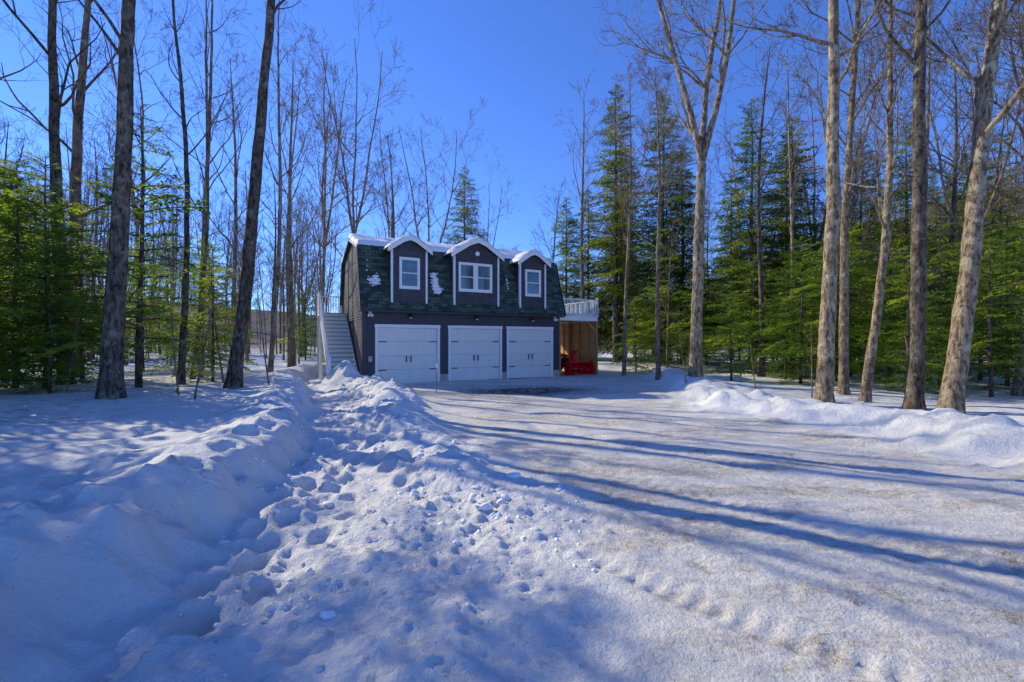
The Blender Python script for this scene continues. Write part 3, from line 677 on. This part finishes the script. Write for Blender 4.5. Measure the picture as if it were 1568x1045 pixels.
hv=[hemlock_mesh('hemlock_mesh',500+i,14,[2.7,2.3,3.1][i],[1.5,3.2,.8][i],[195,165,215][i],'leaf',1.0,.10,lsz=1.2) for i in range(3)]
hb=[hemlock_mesh('young_hemlock_mesh',520+i,6,[1.9,1.5,2.2][i],[.5,.9,.3][i],[76,58,88][i],'leafb',1.15,.14,r0=.06,lsz=1.0) for i in range(3)]
for x,y,H,vi in [(-10.7,30,21,1),(-12.5,26,18,0),(-12.2,29,19,4),(-10.6,40,20,2),(-6.9,38,20,4),(-2.6,43,16.5,1),(5.0,31,19,0),(3.4,38,14,2),(-16.5,27,18,0),(-8.9,33,17,3),(14,23,17,3),(18,24,17,1),(21,21,16,4),(16.5,18,16,3),(11.5,21,15,2),(8.9,22,15,3),(22,17,15,2),(-11.5,23.5,15,3),(-9.3,36,17,0),(-23,27,20,1),(17.5,14.5,17,1)]:
    put('bare_tree',bv[vi],x,y,H/16)
for x,y,H,vi in [(7.3,32,19.5,1),(9.8,29.5,18,0),(4.3,36,13,2),(13.7,26,15.5,0),(11.6,31,15,2),(-4.7,45,19,0),(-2.9,46,13,2),(17.5,29,15,1),(21.5,28,15,0),(26,30,16,2),(6.2,37,14,2),(24,24,12,0),(29,27,14,1),(8.4,35,17,2)]:
    put('hemlock_tree',hv[vi],x,y,(H/14*.92 if vi!=0 else H/14*.85,)*2+(H/14,))
for x,y,H,vi in [(-11.1,13.6,8.5,1),(-12.9,12.6,6.6,0),(-14.6,13.4,6.8,2),(-11.9,17.5,5.5,0),(-19.5,18,7,2),(-15.6,16.5,6.5,1),(-13.8,21,6,0),(-17,21,6,2),(-9.9,24.5,3.5,1),(-11.8,11.6,4.2,2),(-10.4,15.8,4.6,0),(-16.4,14.2,7.5,2),(-12.6,10.7,4.4,0),
    (8.9,18.5,4.2,0),(11,17.3,5.6,2),(13.2,18.5,6.5,0),(13.2,15.2,4.8,2),(15.5,16.5,6.5,1),(17.2,15.2,6,2),(19.3,18.8,7,0),(16,21.5,7.5,2),(21,22,8,0),(12,22.5,6,2),(9.8,24.5,5.5,0),(18,25,8,1),(23,26,8,2),(8.8,27,6,0),(7.2,26.5,4.5,2),(12.2,13.6,3.2,0),(17.6,12.8,5.0,0),(14.6,13.9,5.2,1),(20.5,15.5,7.5,2),(25,20,8,0),(14.6,17.6,5.5,2),(18.5,17,6.5,0),(11.8,19.6,5,1)]:
    put('young_hemlock_tree',hb[vi],x,y,H/6)
# tall hemlocks beyond the left edge of the view (they shade the near foreground)
for x,y,H in [(-17.4,10.6,19),(-15.2,8.6,16),(-17.6,8.4,17),(-15.5,6.8,16),(-17.8,6.6,17),(-13.6,5.2,14),(-16.2,4.4,16)]:
    put('hemlock_tree',hv[2 if H>15 else 0],x,y,(H/14*.85,)*2+(H/14,))
sap=[bare_mesh('sapling_mesh',700+i,2.6,.014,.2,(.3,.1),'barkf',nl=9,maxlev=2,rmin=.003,sides=5,spread=.3,bend=.03,dens=.8) for i in range(3)]
for x,y,s in [(-8.1,11.6,1.1),(-9.0,12.2,.7),(-8.7,11.9,.9),(-10.8,12.0,1.0),(-11.2,11.4,.8),(-7.4,13.9,1.0),(-9.8,15.5,1.3),(6.2,16.2,.9),(7.6,14.1,.7),(8.9,13.5,.9),(10.8,12.1,.8),(-12.5,14.2,1.4)]:
    put('sapling',sap[random.randrange(3)],x,y,s)
DF=empty('distant_forest')
def scatter(n,amin,amax,rmin_,rmax_,hem,hlo,hhi,young=0,kind='bv',lo=0):
    c=0;tries=0;L=[]
    while c<n and tries<n*20:
        tries+=1
        a=random.uniform(amin,amax);y=math.sqrt(random.uniform(rmin_**2,rmax_**2));x=a*y
        if y<34 and -12<x<8.2 and x/y>-.42:continue
        if y<14 and abs(x)<9:continue
        if y<60 and -.34<a<.10:continue
        if x<0 and math.hypot(x,y-8)<lo:continue
        L.append((x,y));c+=1
    zz=terrain(np.array([l[0] for l in L]),np.array([l[1] for l in L]))
    for (x,y),z in zip(L,zz):
        H=random.uniform(hlo,hhi)
        if random.random()<hem:put('conifer',hv[random.randrange(3)],x,y,(H/14*random.uniform(.8,1),)*2+(H/14*.9,),None,DF,-.2,float(z))
        elif random.random()<young:put('young_conifer',hb[random.randrange(3)],x,y,random.uniform(.6,1.2),None,DF,-.1,float(z))
        elif kind=='fv':put('hardwood',fv[random.randrange(3)],x,y,H/15,None,DF,-.2,float(z))
        elif kind=='pv':put('pole_hardwood',pv[random.randrange(4)],x,y,H/10,None,DF,-.2,float(z))
        else:put('hardwood',bv[random.randrange(5)],x,y,H/16,None,DF,-.2,float(z))
scatter(85,-1.3,-.40,26,60,.0,12,19,.08,lo=31)
scatter(120,-1.25,-.36,19,62,.0,7,11,.05,kind='pv',lo=24)
scatter(75,.22,1.3,22,60,.16,12,18,.28)
scatter(80,.22,1.25,18,55,.0,7,12,.12,kind='pv')
scatter(22,-.34,.3,60,95,.1,9,14)
scatter(110,-1.3,1.3,62,120,.12,12,17,kind='fv')
scatter(90,.1,1.3,110,240,.35,13,18,kind='fv')
# fallen twigs
rng=np.random.default_rng(9)
TT=Tubes()
for x,y,L,az in [(-3.9,4.9,.4,2.7),(-2.62,6.6,.5,2.4),(-5.2,6.0,.5,.5),(-6.0,9.2,.6,1.0)]:
    n=14;s=np.linspace(0,L,n);px=x+s*math.cos(az)+.03*np.sin(s*6)+rng.normal(0,.004,n);py=y+s*math.sin(az)+.03*np.cos(s*7)
    pz=terrain(px,py)+.004;TT.add(np.stack([px,py,pz],1),np.linspace(.005,.0015,n),5)
link(bpy.data.objects.new('fallen_twigs',TT.mesh('fallen_twigs',[M['barkd']])))
# snow chunks
bm=bmesh.new();CH=[]
for i in range(820):
    if i<430:x,y=rng.normal(-.45,.9),rng.normal(4.9,.7);s=abs(rng.normal(0,.012))+.005
    elif i<500:x,y=rng.normal(-1.7,.4),rng.normal(3.4,.5);s=abs(rng.normal(0,.008))+.004
    elif i<640:
        y=rng.uniform(4.0,14);x=float(XL(np.array([y]))[0])+rng.normal(.15,.25);s=abs(rng.normal(0,.016))+.006
    else:
        y=rng.uniform(5,16);x=float(np.interp(y,[5.2,6.3,8,11,14,16],[-.3,-1.2,-2.1,-3.1,-4.1,-5.2]))+rng.normal(0,.5);s=abs(rng.normal(0,.026))+.012
    if x>.8:continue
    CH.append((x,y,s))
CH+=[(-.30,4.75,.08),(-.12,4.9,.06),(-.15,4.65,.045),(-2.05,5.1,.05)]
cz=terrain(np.array([c[0] for c in CH]),np.array([c[1] for c in CH]))
for (x,y,s),z in zip(CH,cz):
    r=bmesh.ops.create_icosphere(bm,subdivisions=2 if s>.03 else 1,radius=s)
    sc=rng.uniform(.6,1.4,3);off=rng.normal(0,.14,(len(r['verts']),3))
    for v_,o in zip(r['verts'],off):
        c=v_.co;v_.co=Vector((c.x*sc[0]+o[0]*s+x,c.y*sc[1]+o[1]*s+y,c.z*sc[2]*.6+o[2]*s+z+s*.05))
me=bpy.data.meshes.new('snow_chunks');bm.to_mesh(me);bm.free();me.materials.append(M['rooftrim'])
for f in me.polygons:f.use_smooth=True
link(bpy.data.objects.new('snow_chunks',me))
# ------------------------------------------------------------------ light, sky, camera
el=R(32);az=math.atan2(-.875,.484)
sd=Vector((math.sin(az)*math.cos(el),math.cos(az)*math.cos(el),math.sin(el)))
sl=bpy.data.lights.new('sun','SUN');sl.energy=5.0;sl.angle=R(.45);sl.color=(1,.90,.66)
so=link(bpy.data.objects.new('sun',sl));so.rotation_euler=sd.to_track_quat('Z','Y').to_euler()
w=bpy.data.worlds.new('World');scene.world=w;w.use_nodes=True;nt=w.node_tree;bg=nt.nodes['Background']
q=NB(nt);sky=nt.nodes.new('ShaderNodeTexSky');sky.sky_type='NISHITA';sky.sun_disc=False;sky.sun_elevation=el;sky.sun_rotation=az%(2*math.pi)
sky.air_density=1.0;sky.dust_density=.0;sky.ozone_density=3.5;sky.altitude=500
c=q.mix(1.0,sky.outputs[0],(.62,.90,1.58),'MULTIPLY')
nt.links.new(c,bg.inputs[0]);bg.inputs[1].default_value=.15
cam=bpy.data.cameras.new('camera');co=link(bpy.data.objects.new('camera',cam));co.location=(0,0,1.83);co.rotation_euler=(R(90),0,0)
cam.lens=16;cam.sensor_width=36;cam.clip_start=.05;cam.clip_end=5000;scene.camera=co
scene.view_settings.view_transform='Standard';scene.view_settings.look='None';scene.view_settings.exposure=0
